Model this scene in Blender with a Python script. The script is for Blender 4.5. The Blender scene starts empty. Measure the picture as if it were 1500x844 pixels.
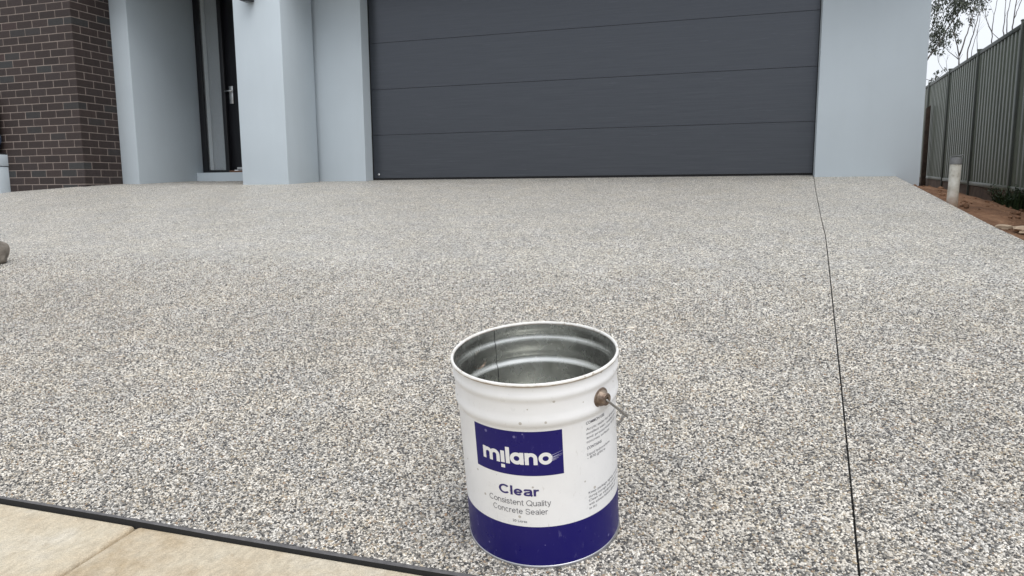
import bpy, bmesh, math, random
import numpy as np
from mathutils import Vector, Matrix, noise
R = math.radians
random.seed(7)
rng = np.random.default_rng(7)
S = bpy.context.scene
COL = S.collection

# ------------------------------------------------------------------ camera
CAM = Vector((4.199, -7.7272, -0.0871))
YAW, PITCH, ROLL = -0.3125, -0.1388, -0.0080
fw = Vector((math.sin(YAW)*math.cos(PITCH), math.cos(YAW)*math.cos(PITCH), math.sin(PITCH)))
rt = fw.cross(Vector((0, 0, 1))).normalized()
up = rt.cross(fw)
r2 = math.cos(ROLL)*rt + math.sin(ROLL)*up
u2 = -math.sin(ROLL)*rt + math.cos(ROLL)*up
cd = bpy.data.cameras.new('camera')
cam = bpy.data.objects.new('camera', cd)
COL.objects.link(cam)
M = Matrix((r2, u2, -fw)).transposed().to_4x4()
M.translation = CAM
cam.matrix_world = M
cd.sensor_width = 36.0
cd.lens = 36.0*1063.0/1500.0
cd.clip_start = 0.05
cd.clip_end = 3000
S.camera = cam

# ------------------------------------------------------------------ sky, sun, exposure
SUN_EL, SUN_AZ = R(60), R(140)          # azimuth clockwise from +Y
w = bpy.data.worlds.new('World')
S.world = w
w.use_nodes = True
nt = w.node_tree
for n in list(nt.nodes):
    nt.nodes.remove(n)
wo = nt.nodes.new('ShaderNodeOutputWorld')
bg = nt.nodes.new('ShaderNodeBackground')
sk = nt.nodes.new('ShaderNodeTexSky')
sk.sky_type = 'NISHITA'
sk.sun_disc = False
sk.sun_elevation = SUN_EL
sk.sun_rotation = SUN_AZ
sk.air_density = 1.0
sk.dust_density = 6.0
sk.ozone_density = 1.0
hs = nt.nodes.new('ShaderNodeHueSaturation')      # overcast: nearly colourless
hs.inputs['Saturation'].default_value = 0.16
nt.links.new(sk.outputs[0], hs.inputs['Color'])
mx = nt.nodes.new('ShaderNodeMix')                 # cloud deck evens the sky out
mx.data_type = 'RGBA'
mx.inputs[0].default_value = 0.72
mx.inputs[7].default_value = (7.6, 8.0, 8.6, 1)
nt.links.new(hs.outputs[0], mx.inputs[6])
nt.links.new(mx.outputs[2], bg.inputs['Color'])
bg.inputs['Strength'].default_value = 0.13
nt.links.new(bg.outputs[0], wo.inputs[0])
sd = bpy.data.lights.new('sun', 'SUN')
sd.energy = 1.5
sd.angle = R(50)
sd.color = (1.0, 0.99, 0.97)
sun = bpy.data.objects.new('sun', sd)
COL.objects.link(sun)
sun.location = (0, -20, 30)
sdir = Vector((math.sin(SUN_AZ)*math.cos(SUN_EL), math.cos(SUN_AZ)*math.cos(SUN_EL), math.sin(SUN_EL)))
sun.rotation_euler = sdir.to_track_quat('Z', 'Y').to_euler()
S.view_settings.view_transform = 'Standard'
S.view_settings.look = 'None'
S.view_settings.exposure = 0.22
S.view_settings.gamma = 1.0
S.view_settings.use_curve_mapping = False
S.render.engine = 'CYCLES'
S.cycles.use_denoising = True

# ------------------------------------------------------------------ material helpers
def mat(name, color=(0.5, 0.5, 0.5), rough=0.6, metal=0.0, spec=0.5):
    m = bpy.data.materials.new(name)
    m.use_nodes = True
    b = m.node_tree.nodes['Principled BSDF']
    b.inputs['Base Color'].default_value = (*color, 1)
    b.inputs['Roughness'].default_value = rough
    b.inputs['Metallic'].default_value = metal
    b.inputs['Specular IOR Level'].default_value = spec
    return m

class NT:
    def __init__(self, m):
        self.t = m.node_tree
        self.b = self.t.nodes['Principled BSDF']
    def n(self, kind, **kw):
        nd = self.t.nodes.new('ShaderNode' + kind)
        for k, v in kw.items():
            if k.startswith('i_'):
                key = k[2:]
                key = int(key) if key.isdigit() else key.replace('_', ' ')
                nd.inputs[key].default_value = v
            else:
                setattr(nd, k, v)
        return nd
    def l(self, a, b):
        self.t.links.new(a, b)
    def coord(self, scale=(1, 1, 1), out='Object'):
        tc = self.n('TexCoord')
        mp = self.n('Mapping')
        mp.inputs['Scale'].default_value = scale
        self.l(tc.outputs[out], mp.inputs['Vector'])
        return mp.outputs[0]
    def ramp(self, src, stops, interp='LINEAR'):
        r = self.n('ValToRGB')
        r.color_ramp.interpolation = interp
        e = r.color_ramp.elements
        while len(e) > 1:
            e.remove(e[-1])
        e[0].position = stops[0][0]
        e[0].color = (*stops[0][1], 1)
        for p, c in stops[1:]:
            x = e.new(p)
            x.color = (*c, 1)
        self.l(src, r.inputs[0])
        return r.outputs[0]
    def noise(self, vec, scale, detail=4, rough=0.55):
        nn = self.n('TexNoise')
        nn.inputs['Scale'].default_value = scale
        nn.inputs['Detail'].default_value = detail
        nn.inputs['Roughness'].default_value = rough
        self.l(vec, nn.inputs['Vector'])
        return nn.outputs['Fac']
    def mix(self, a, b, fac, blend='MIX'):
        mx = self.n('Mix', data_type='RGBA', blend_type=blend)
        for sock, v in ((mx.inputs[0], fac), (mx.inputs[6], a), (mx.inputs[7], b)):
            if isinstance(v, (int, float)):
                sock.default_value = v
            elif isinstance(v, tuple):
                sock.default_value = (*v, 1)
            else:
                self.l(v, sock)
        return mx.outputs[2]
    def math(self, op, a, b=0.0):
        m = self.n('Math', operation=op)
        for s, v in ((m.inputs[0], a), (m.inputs[1], b)):
            if isinstance(v, (int, float)):
                s.default_value = v
            else:
                self.l(v, s)
        return m.outputs[0]
    def bump(self, h, dist, strength=1.0):
        bp = self.n('Bump')
        bp.inputs['Strength'].default_value = strength
        bp.inputs['Distance'].default_value = dist
        self.l(h, bp.inputs['Height'])
        self.l(bp.outputs[0], self.b.inputs['Normal'])
        return bp
    def color(self, c):
        self.l(c, self.b.inputs['Base Color'])

G3 = lambda v: (v, v, v)

# exposed aggregate: river pebbles in grey cement, sealed
def aggregate():
    m = mat('exposed_aggregate', rough=0.5)
    t = NT(m)
    v = t.coord()
    vo = t.n('TexVoronoi', feature='F1', i_Scale=172.0, i_Randomness=1.0)
    t.l(v, vo.inputs['Vector'])
    sp = t.n('SeparateColor')
    t.l(vo.outputs['Color'], sp.inputs[0])
    peb = t.ramp(sp.outputs[0], [(0.0, (0.035, 0.036, 0.042)), (0.15, (0.11, 0.108, 0.11)), (0.26, (0.27, 0.265, 0.26)),
                                 (0.42, (0.44, 0.43, 0.41)), (0.50, (0.46, 0.39, 0.29)), (0.56, (0.56, 0.545, 0.52)),
                                 (0.76, (0.72, 0.705, 0.675)), (0.90, (0.86, 0.85, 0.82)), (1.0, (0.36, 0.34, 0.33))])
    big = t.noise(v, 26.0, 3)
    big2 = t.noise(v, 2.2, 3)
    k = t.math('ADD', t.math('MULTIPLY', big, 0.7), t.math('MULTIPLY', big2, 0.38))
    k = t.math('ADD', k, 0.54)
    peb = t.mix(peb, k, 1.0, 'MULTIPLY')
    warm = t.ramp(t.noise(v, 5.5, 4), [(0.35, (0.97, 0.955, 0.93)), (0.65, (1.02, 0.98, 0.90))])
    peb = t.mix(peb, warm, 1.0, 'MULTIPLY')
    edge = t.ramp(vo.outputs['Distance'], [(0.50, G3(0.0)), (0.78, G3(1.0))])
    col = t.mix(peb, (0.15, 0.145, 0.135), edge)
    t.color(col)
    m['pebble'] = 1
    h = t.math('SUBTRACT', 1.0, t.math('POWER', vo.outputs['Distance'], 2.0))
    h = t.math('ADD', h, t.math('MULTIPLY', sp.outputs[1], 0.8))
    t.bump(h, 0.0022, 1.0)
    t.b.inputs['Specular IOR Level'].default_value = 0.5
    return m

def render_paint(name, c, mott=0.035):
    m = mat(name, c, 0.75, spec=0.3)
    t = NT(m)
    v = t.coord()
    a = t.noise(v, 1.3, 5)
    lo = tuple(x*(1-mott) for x in c)
    hi = tuple(x*(1+mott) for x in c)
    cc = t.ramp(a, [(0.3, lo), (0.7, hi)])
    st = t.noise(t.coord((9, 9, 0.7)), 1.0, 4)
    cc = t.mix(cc, t.ramp(st, [(0.35, G3(0.985)), (0.6, G3(1.0))]), 1.0, 'MULTIPLY')
    t.color(cc)
    t.bump(t.math('ADD', t.noise(v, 420.0, 3), t.math('MULTIPLY', t.noise(v, 7.0, 3), 1.6)), 0.0016, 0.4)
    return m

MT = {}
MT['agg'] = aggregate()
MT['render'] = render_paint('blue_grey_render', (0.49, 0.547, 0.590))
MT['mortar'] = None

def noisy(name, c1, c2, scale, rough, bump=0.0, bscale=None, metal=0.0, detail=5, spec=0.5, stretch=(1, 1, 1)):
    m = mat(name, c1, rough, metal, spec)
    t = NT(m)
    v = t.coord(stretch)
    t.color(t.ramp(t.noise(v, scale, detail), [(0.32, c1), (0.68, c2)]))
    if bump:
        t.bump(t.noise(v, bscale or scale*3, 4), bump, 0.8)
    return m

MT['mortar'] = noisy('pale_mortar', (0.22, 0.18, 0.16), (0.29, 0.24, 0.21), 30, 0.9, 0.003, 300)
MT['strip'] = noisy('joint_foam', (0.075, 0.072, 0.074), (0.125, 0.120, 0.122), 60, 0.8, 0.002, 200)
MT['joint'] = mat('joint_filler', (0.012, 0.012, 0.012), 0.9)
MT['black'] = mat('black_satin', (0.008, 0.008, 0.011), 0.38)
MT['blackframe'] = mat('black_frame', (0.010, 0.010, 0.013), 0.45)
MT['steel'] = mat('brushed_steel', (0.62, 0.62, 0.62), 0.28, 1.0)
MT['rubber'] = mat('black_rubber', (0.012, 0.012, 0.013), 0.7)
MT['threshold'] = noisy('timber_threshold', (0.10, 0.05, 0.03), (0.16, 0.08, 0.05), 20, 0.6)
MT['whitesill'] = mat('aluminium_sill', (0.55, 0.56, 0.57), 0.4, 0.3)
MT['reflection_panel'] = mat('sidelight_backing', (0.20, 0.225, 0.245), 0.8)
MT['fence'] = noisy('fence_green_steel', (0.150, 0.168, 0.130), (0.205, 0.225, 0.175), 3.0, 0.42, stretch=(1, 1, 0.3))
MT['fencepost'] = noisy('fence_post_steel', (0.055, 0.065, 0.052), (0.075, 0.086, 0.070), 4.0, 0.5)
MT['plinth'] = noisy('timber_plinth', (0.12, 0.082, 0.058), (0.20, 0.135, 0.095), 9, 0.85, 0.004, 40)
MT['stake'] = noisy('weathered_stake', (0.045, 0.032, 0.024), (0.085, 0.055, 0.04), 14, 0.85, 0.003, 60)
MT['pvc'] = None
MT['capgrey'] = noisy('grey_cap', (0.10, 0.105, 0.11), (0.19, 0.19, 0.19), 30, 0.6)
MT['wire'] = mat('grey_wire', (0.35, 0.34, 0.33), 0.42, 0.9)
MT['bark'] = noisy('pale_bark', (0.11, 0.10, 0.095), (0.22, 0.20, 0.19), 8, 0.85)
MT['twig'] = noisy('dark_twig', (0.06, 0.052, 0.048), (0.12, 0.105, 0.095), 6, 0.85)
MT['weed'] = noisy('weed_leaf', (0.022, 0.045, 0.018), (0.06, 0.095, 0.035), 9, 0.6)
MT['bundle'] = None
MT['roof'] = noisy('roof_tile', (0.05, 0.05, 0.055), (0.075, 0.075, 0.08), 4, 0.6)
MT['soffit'] = mat('soffit_white', (0.55, 0.55, 0.54), 0.8)
MT['lens'] = mat('lamp_lens', (0.05, 0.05, 0.05), 0.2)

# garage door: dark blue-grey steel embossed with horizontal wood grain
def door_mat():
    m = mat('garage_door_steel', (0.055, 0.060, 0.074), 0.5, 0.8, spec=0.5)
    t = NT(m)
    v = t.coord((1.2, 1, 42))
    g1 = t.noise(v, 1.7, 5, 0.6)
    c = t.ramp(g1, [(0.22, (0.069, 0.074, 0.085)), (0.50, (0.079, 0.085, 0.097)), (0.78, (0.091, 0.097, 0.109))])
    st = t.noise(t.coord((3.2, 1, 90)), 1.4, 2, 0.5)
    c = t.mix(c, (0.145, 0.152, 0.174), t.ramp(st, [(0.66, G3(0.0)), (0.80, G3(0.6))]))
    t.color(c)
    t.bump(t.math('ADD', g1, t.math('MULTIPLY', st, 0.6)), 0.0012, 0.5)
    t.l(t.ramp(g1, [(0.2, G3(0.28)), (0.8, G3(0.38))]), t.b.inputs['Roughness'])
    return m
MT['door'] = door_mat()

def brick_mat():
    m = mat('dark_brick', (0.05, 0.03, 0.03), 0.7, spec=0.35)
    t = NT(m)
    oi = t.n('ObjectInfo')
    c = t.ramp(oi.outputs['Random'], [(0.0, (0.030, 0.0215, 0.020)), (0.35, (0.037, 0.0262, 0.0242)), (0.62, (0.043, 0.030, 0.0272)),
                                      (0.80, (0.038, 0.029, 0.028)), (0.89, (0.039, 0.040, 0.0405)), (0.95, (0.033, 0.031, 0.031)), (1.0, (0.05, 0.031, 0.029))])
    v = t.coord()
    c = t.mix(c, t.ramp(t.noise(v, 40, 5), [(0.3, G3(0.78)), (0.7, G3(1.2))]), 1.0, 'MULTIPLY')
    c = t.mix(c, (0.16, 0.13, 0.115), t.ramp(t.noise(v, 95, 3), [(0.66, G3(0)), (0.8, G3(0.35))]))
    t.color(c)
    t.bump(t.noise(v, 160, 4), 0.002, 0.8)
    return m
MT['brick'] = brick_mat()

def pvc_mat():
    m = mat('dirty_white_pvc', (0.6, 0.6, 0.57), 0.5)
    t = NT(m)
    v = t.coord()
    c = t.ramp(t.noise(v, 16, 5), [(0.35, (0.60, 0.59, 0.54)), (0.55, (0.47, 0.455, 0.40)), (0.68, (0.22, 0.19, 0.14))])
    sx = t.n('SeparateXYZ')
    t.l(v, sx.inputs[0])
    splash = t.math('ADD', sx.outputs[2], t.math('MULTIPLY', t.noise(v, 22, 4), 0.16))
    c = t.mix((0.27, 0.17, 0.11), c, t.ramp(splash, [(0.10, G3(0.25)), (0.22, G3(1.0))]))
    t.color(c)
    return m
MT['pvc'] = pvc_mat()

def footpath_mat():
    m = mat('cream_concrete', (0.6, 0.52, 0.4), 0.85, spec=0.3)
    t = NT(m)
    v = t.coord()
    c = t.ramp(t.noise(v, 5.0, 6, 0.65), [(0.32, (0.44, 0.345, 0.225)), (0.44, (0.53, 0.445, 0.325)), (0.56, (0.56, 0.49, 0.375)), (0.68, (0.59, 0.535, 0.44))])
    br = t.noise(t.coord((2.2, 1, 1)), 38.0, 6, 0.72)
    c = t.mix(c, t.ramp(br, [(0.3, G3(0.76)), (0.62, G3(1.05))]), 1.0, 'MULTIPLY')
    c = t.mix(c, (0.28, 0.20, 0.12), t.ramp(t.noise(v, 34, 5, 0.7), [(0.58, G3(0)), (0.74, G3(0.45))]))
    t.color(c)
    c = t.mix(c, t.ramp(t.noise(v, 420, 3, 0.7), [(0.3, G3(0.80)), (0.65, G3(1.1))]), 1.0, 'MULTIPLY')
    t.color(c)
    t.bump(t.math('ADD', br, t.noise(v, 240, 4)), 0.0026, 0.8)
    return m
MT['path'] = footpath_mat()

def dirt_mat():
    m = mat('red_brown_dirt', (0.17, 0.08, 0.045), 0.95, spec=0.15)
    t = NT(m)
    v = t.coord()
    c = t.ramp(t.noise(v, 3.2, 7, 0.66), [(0.28, (0.085, 0.047, 0.029)), (0.5, (0.195, 0.106, 0.063)), (0.72, (0.34, 0.205, 0.125))])
    c = t.mix(c, t.ramp(t.noise(v, 45, 4), [(0.3, G3(0.7)), (0.7, G3(1.2))]), 1.0, 'MULTIPLY')
    t.color(c)
    t.bump(t.math('ADD', t.noise(v, 24, 6, 0.7), t.noise(v, 110, 3)), 0.012, 1.0)
    return m
MT['dirt'] = dirt_mat()
MT['terrain'] = noisy('dry_grass_ground', (0.06, 0.065, 0.03), (0.12, 0.10, 0.055), 0.6, 0.95)
MT['road'] = noisy('asphalt', (0.04, 0.04, 0.042), (0.06, 0.06, 0.06), 30, 0.9, 0.003, 200)
MT['slabstone'] = noisy('broken_concrete', (0.30, 0.21, 0.14), (0.46, 0.36, 0.26), 9, 0.9, 0.006, 60)
MT['rock'] = noisy('brown_rock', (0.09, 0.075, 0.062), (0.30, 0.265, 0.225), 16, 0.85, 0.008, 40)
MT['litter'] = mat('white_litter', (0.7, 0.7, 0.68), 0.6)

def leaf_mat():
    m = mat('eucalypt_leaf', (0.06, 0.075, 0.055), 0.55)
    t = NT(m)
    a = t.n('Attribute', attribute_name='tint')
    t.color(t.ramp(a.outputs['Fac'], [(0.0, (0.035, 0.044, 0.032)), (0.6, (0.065, 0.078, 0.056)), (1.0, (0.105, 0.118, 0.09))]))
    return m
MT['leaf'] = leaf_mat()

def bundle_mat():
    m = mat('dark_blue_plastic', (0.02, 0.03, 0.055), 0.22)
    t = NT(m)
    v = t.coord()
    n1 = t.noise(v, 13, 5, 0.65)
    t.color(t.ramp(n1, [(0.35, (0.010, 0.014, 0.026)), (0.58, (0.030, 0.048, 0.085)), (0.69, (0.10, 0.13, 0.17)), (0.76, (0.4, 0.44, 0.47))]))
    t.bump(n1, 0.03, 1.0)
    return m
MT['bundle'] = bundle_mat()

# ------------------------------------------------------------------ mesh helpers
class MB:
    def __init__(s):
        s.v, s.f, s.m = [], [], []
    def add(s, vs, fs, mi=0):
        o = len(s.v)
        s.v += [tuple(p) for p in vs]
        s.f += [tuple(i+o for i in f) for f in fs]
        s.m += [mi]*len(fs)
    def box(s, x0, x1, y0, y1, z0, z1, mi=0):
        s.add([(x0, y0, z0), (x1, y0, z0), (x1, y1, z0), (x0, y1, z0), (x0, y0, z1), (x1, y0, z1), (x1, y1, z1), (x0, y1, z1)],
              [(0, 3, 2, 1), (4, 5, 6, 7), (0, 1, 5, 4), (1, 2, 6, 5), (2, 3, 7, 6), (3, 0, 4, 7)], mi)
    def tube(s, pts, rad, seg=8, cap=True, mi=0):
        pts = [Vector(p) for p in pts]
        if not hasattr(rad, '__len__'):
            rad = [rad]*len(pts)
        vs, fs = [], []
        t0 = (pts[1]-pts[0]).normalized()
        a = t0.orthogonal().normalized()
        for i, p in enumerate(pts):
            t = (pts[min(i+1, len(pts)-1)] - pts[max(i-1, 0)]).normalized()
            a = (a - t*a.dot(t)).normalized()
            b = t.cross(a)
            for k in range(seg):
                an = 2*math.pi*k/seg
                vs.append(p + rad[i]*(math.cos(an)*a + math.sin(an)*b))
        for i in range(len(pts)-1):
            for k in range(seg):
                k2 = (k+1) % seg
                fs.append((i*seg+k, i*seg+k2, (i+1)*seg+k2, (i+1)*seg+k))
        if cap:
            fs.append(tuple(range(seg-1, -1, -1)))
            fs.append(tuple((len(pts)-1)*seg+k for k in range(seg)))
        s.add(vs, fs, mi)
    def lathe(s, prof, seg=64, mi=0, close=False):
        """prof: list of (r, z)"""
        vs, fs = [], []
        n = len(prof)
        for k in range(seg):
            an = 2*math.pi*k/seg
            for r, z in prof:
                vs.append((r*math.sin(an), -r*math.cos(an), z))
        for k in range(seg):
            k2 = (k+1) % seg
            for i in range(n-1):
                fs.append((k*n+i, k2*n+i, k2*n+i+1, k*n+i+1))
        s.add(vs, fs, mi)
    def build(s, name, mats, parent=None, smooth=False, bevel=0.0, bseg=2):
        me = bpy.data.meshes.new(name)
        me.from_pydata(s.v, [], s.f)
        if not isinstance(mats, (list, tuple)):
            mats = [mats]
        for m in mats:
            me.materials.append(m)
        if len(mats) > 1:
            me.polygons.foreach_set('material_index', s.m)
        bm = bmesh.new()
        bm.from_mesh(me)
        if bevel:
            bmesh.ops.bevel(bm, geom=list(bm.edges), offset=bevel, segments=bseg, affect='EDGES', profile=0.5)
        bmesh.ops.recalc_face_normals(bm, faces=bm.faces)
        bm.to_mesh(me)
        bm.free()
        if smooth:
            me.polygons.foreach_set('use_smooth', [True]*len(me.polygons))
        me.update()
        return link(name, me, parent)

def link(name, me, parent=None):
    o = bpy.data.objects.new(name, me)
    COL.objects.link(o)
    o.parent = parent
    return o

def sharp(o, ang=35):
    me = o.data
    me.polygons.foreach_set('use_smooth', [True]*len(me.polygons))
    me.set_sharp_from_angle(angle=R(ang))
    return o

def empty(name, loc=(0, 0, 0)):
    o = bpy.data.objects.new(name, None)
    COL.objects.link(o)
    o.location = loc
    o.empty_display_size = 0.2
    return o

def tag(o, label=None, cat=None, group=None, kind=None):
    if label: o['label'] = label
    if cat: o['category'] = cat
    if group: o['group'] = group
    if kind: o['kind'] = kind
    return o

def rbox(name, x0, x1, y0, y1, z0, z1, m, parent=None, bevel=0.004, bseg=2):
    b = MB()
    b.box(x0, x1, y0, y1, z0, z1)
    return sharp(b.build(name, m, parent, bevel=bevel, bseg=bseg))

# ------------------------------------------------------------------ ground heights
def sstep(a, b, x):
    t = min(1.0, max(0.0, (x-a)/(b-a)))
    return t*t*(3-2*t)

def g(x, y):
    """surface height of the drive"""
    zr = 0.105*y if y > -3.4 else -0.357 + 0.1223*(y+3.4)
    if y > 0: zr = 0.03*y
    zl = 0.05*y if y > -1.0 else -0.05 + 0.128*(y+1.0)
    if y > 0: zl = 0.035*y
    if y < -3.4: zl = -0.357 + 0.1223*(y+3.4)
    k = sstep(-0.9, 3.0, x)
    z = zl*(1-k) + zr*k
    lf = min(1.0, max(0.0, (-3.3-x)/1.2))
    z += 0.012*(1-sstep(-3.4, -2.6, x))
    if x < -3.3:
        z -= 0.062*lf*sstep(-3.2, -1.0, y) + 0.0
    return z

# ------------------------------------------------------------------ terrain, road
b = MB()
b.add([(-900, -900, -1.3), (900, -900, -1.3), (900, 900, -1.3), (-900, 900, -1.3)], [(0, 1, 2, 3)])
tag(b.build('terrain', MT['terrain']), kind='structure')
b = MB()
b.box(-60, 60, -18, -10.6, -1.28, -1.19)
tag(b.build('road', MT['road']), kind='structure')
b = MB()
b.box(-60, 60, -10.6, -8.24, -1.26, -0.93)
tag(b.build('verge', MT['terrain']), kind='structure')

# drive: two slabs either side of a sawn joint
JP = [(0.9, 4.86), (-0.18, 4.795), (-1.40, 4.719), (-2.83, 4.640), (-3.49, 4.607), (-4.19, 4.560), (-5.79, 4.448), (-6.14, 4.423), (-6.48, 4.398), (-6.655, 4.386)]
JY = np.array([p[0] for p in JP])[::-1]
JX = np.array([p[1] for p in JP])[::-1]
def jx(y): return float(np.interp(y, JY, JX))
Y0, Y1 = -6.630, 0.9
XR = 5.495
HALF = 0.0023
drive = empty('driveway', (0, 0, 0))
tag(drive, kind='structure')
def slab(name, fx0, fx1, y0, y1, nx, ny):
    vs, fs = [], []
    for j in range(ny+1):
        y = y0 + (y1-y0)*j/ny
        a, c = fx0(y), fx1(y)
        for i in range(nx+1):
            x = a + (c-a)*i/nx
            vs.append((x, y, g(x, y)))
    W = nx+1
    for j in range(ny):
        for i in range(nx):
            fs.append((j*W+i, j*W+i+1, (j+1)*W+i+1, (j+1)*W+i))
    n0 = len(vs)
    ring = [i for i in range(W)] + [j*W+nx for j in range(1, ny+1)] + [ny*W+i for i in range(nx-1, -1, -1)] + [j*W for j in range(ny-1, 0, -1)]
    for i in ring:
        x, y, z = vs[i]
        vs.append((x, y, z-0.11))
    k = len(ring)
    for i in range(k):
        i2 = (i+1) % k
        fs.append((ring[i2], ring[i], n0+i, n0+i2))
    m = MB()
    m.add(vs, fs)
    return sharp(m.build(name, MT['agg'], drive), 40)
slab('concrete_slab', lambda y: -9.0, lambda y: jx(y)-HALF, Y0, Y1, 130, 84)
def right_edge(y): return XR if y > -3.0 else XR + 0.03*sstep(-3.0, -4.0, y)
slab('concrete_slab', lambda y: jx(y)+HALF, right_edge, Y0, Y1, 12, 84)
b = MB()
ys = np.linspace(Y0, Y1, 85)
vs, fs = [], []
for y in ys:
    x = jx(y)
    vs += [(x-0.02, y, g(x, y)-0.007), (x+0.02, y, g(x, y)-0.007)]
for i in range(len(ys)-1):
    fs.append((2*i, 2*i+1, 2*i+3, 2*i+2))
b.add(vs, fs)
b.build('joint_filler', MT['joint'], drive)
# foam strip between drive and footpath
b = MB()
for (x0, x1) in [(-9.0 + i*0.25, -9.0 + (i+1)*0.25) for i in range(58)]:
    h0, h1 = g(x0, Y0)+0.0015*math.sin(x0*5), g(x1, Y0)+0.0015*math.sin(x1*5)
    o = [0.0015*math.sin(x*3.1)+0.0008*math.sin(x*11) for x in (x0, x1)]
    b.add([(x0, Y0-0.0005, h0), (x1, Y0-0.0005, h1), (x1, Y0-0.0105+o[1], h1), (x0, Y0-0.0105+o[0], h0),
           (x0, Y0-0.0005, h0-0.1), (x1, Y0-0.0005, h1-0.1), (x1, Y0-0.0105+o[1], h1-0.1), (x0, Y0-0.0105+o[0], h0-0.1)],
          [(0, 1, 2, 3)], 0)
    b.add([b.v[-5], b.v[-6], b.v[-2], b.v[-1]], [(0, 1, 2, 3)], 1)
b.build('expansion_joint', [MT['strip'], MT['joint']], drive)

# the nearest pebbles as real stones set in the slab, thinning out where they become too small to see
def pebble_mat():
    m = mat('river_pebble', rough=0.42)
    t = NT(m)
    oi = t.n('ObjectInfo')
    c = t.ramp(oi.outputs['Random'], [(0.0, (0.034, 0.034, 0.037)), (0.13, (0.07, 0.068, 0.068)), (0.26, (0.16, 0.155, 0.147)),
                                      (0.44, (0.27, 0.262, 0.248)), (0.50, (0.34, 0.28, 0.195)), (0.57, (0.42, 0.40, 0.37)),
                                      (0.76, (0.56, 0.54, 0.505)), (0.92, (0.74, 0.72, 0.685)), (0.97, (0.25, 0.22, 0.185)), (1.0, (0.30, 0.20, 0.13))])
    tc = t.n('TexCoord')
    c = t.mix(c, t.ramp(t.noise(tc.outputs['Object'], 1.6, 3), [(0.3, G3(0.86)), (0.7, G3(1.1))]), 1.0, 'MULTIPLY')
    geo = t.n('NewGeometry')
    pos = geo.outputs['Position']
    c = t.mix(c, t.ramp(t.noise(pos, 2.4, 4), [(0.32, G3(0.96)), (0.68, G3(1.12))]), 1.0, 'MULTIPLY')
    c = t.mix(c, t.ramp(t.noise(pos, 24.0, 3), [(0.32, G3(0.84)), (0.68, G3(1.12))]), 1.0, 'MULTIPLY')
    c = t.mix(c, t.ramp(t.noise(pos, 6.0, 4), [(0.35, (0.98, 0.97, 0.955)), (0.65, (1.03, 0.985, 0.91))]), 1.0, 'MULTIPLY')
    t.color(c)
    return m
MT['pebble'] = pebble_mat()
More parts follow.
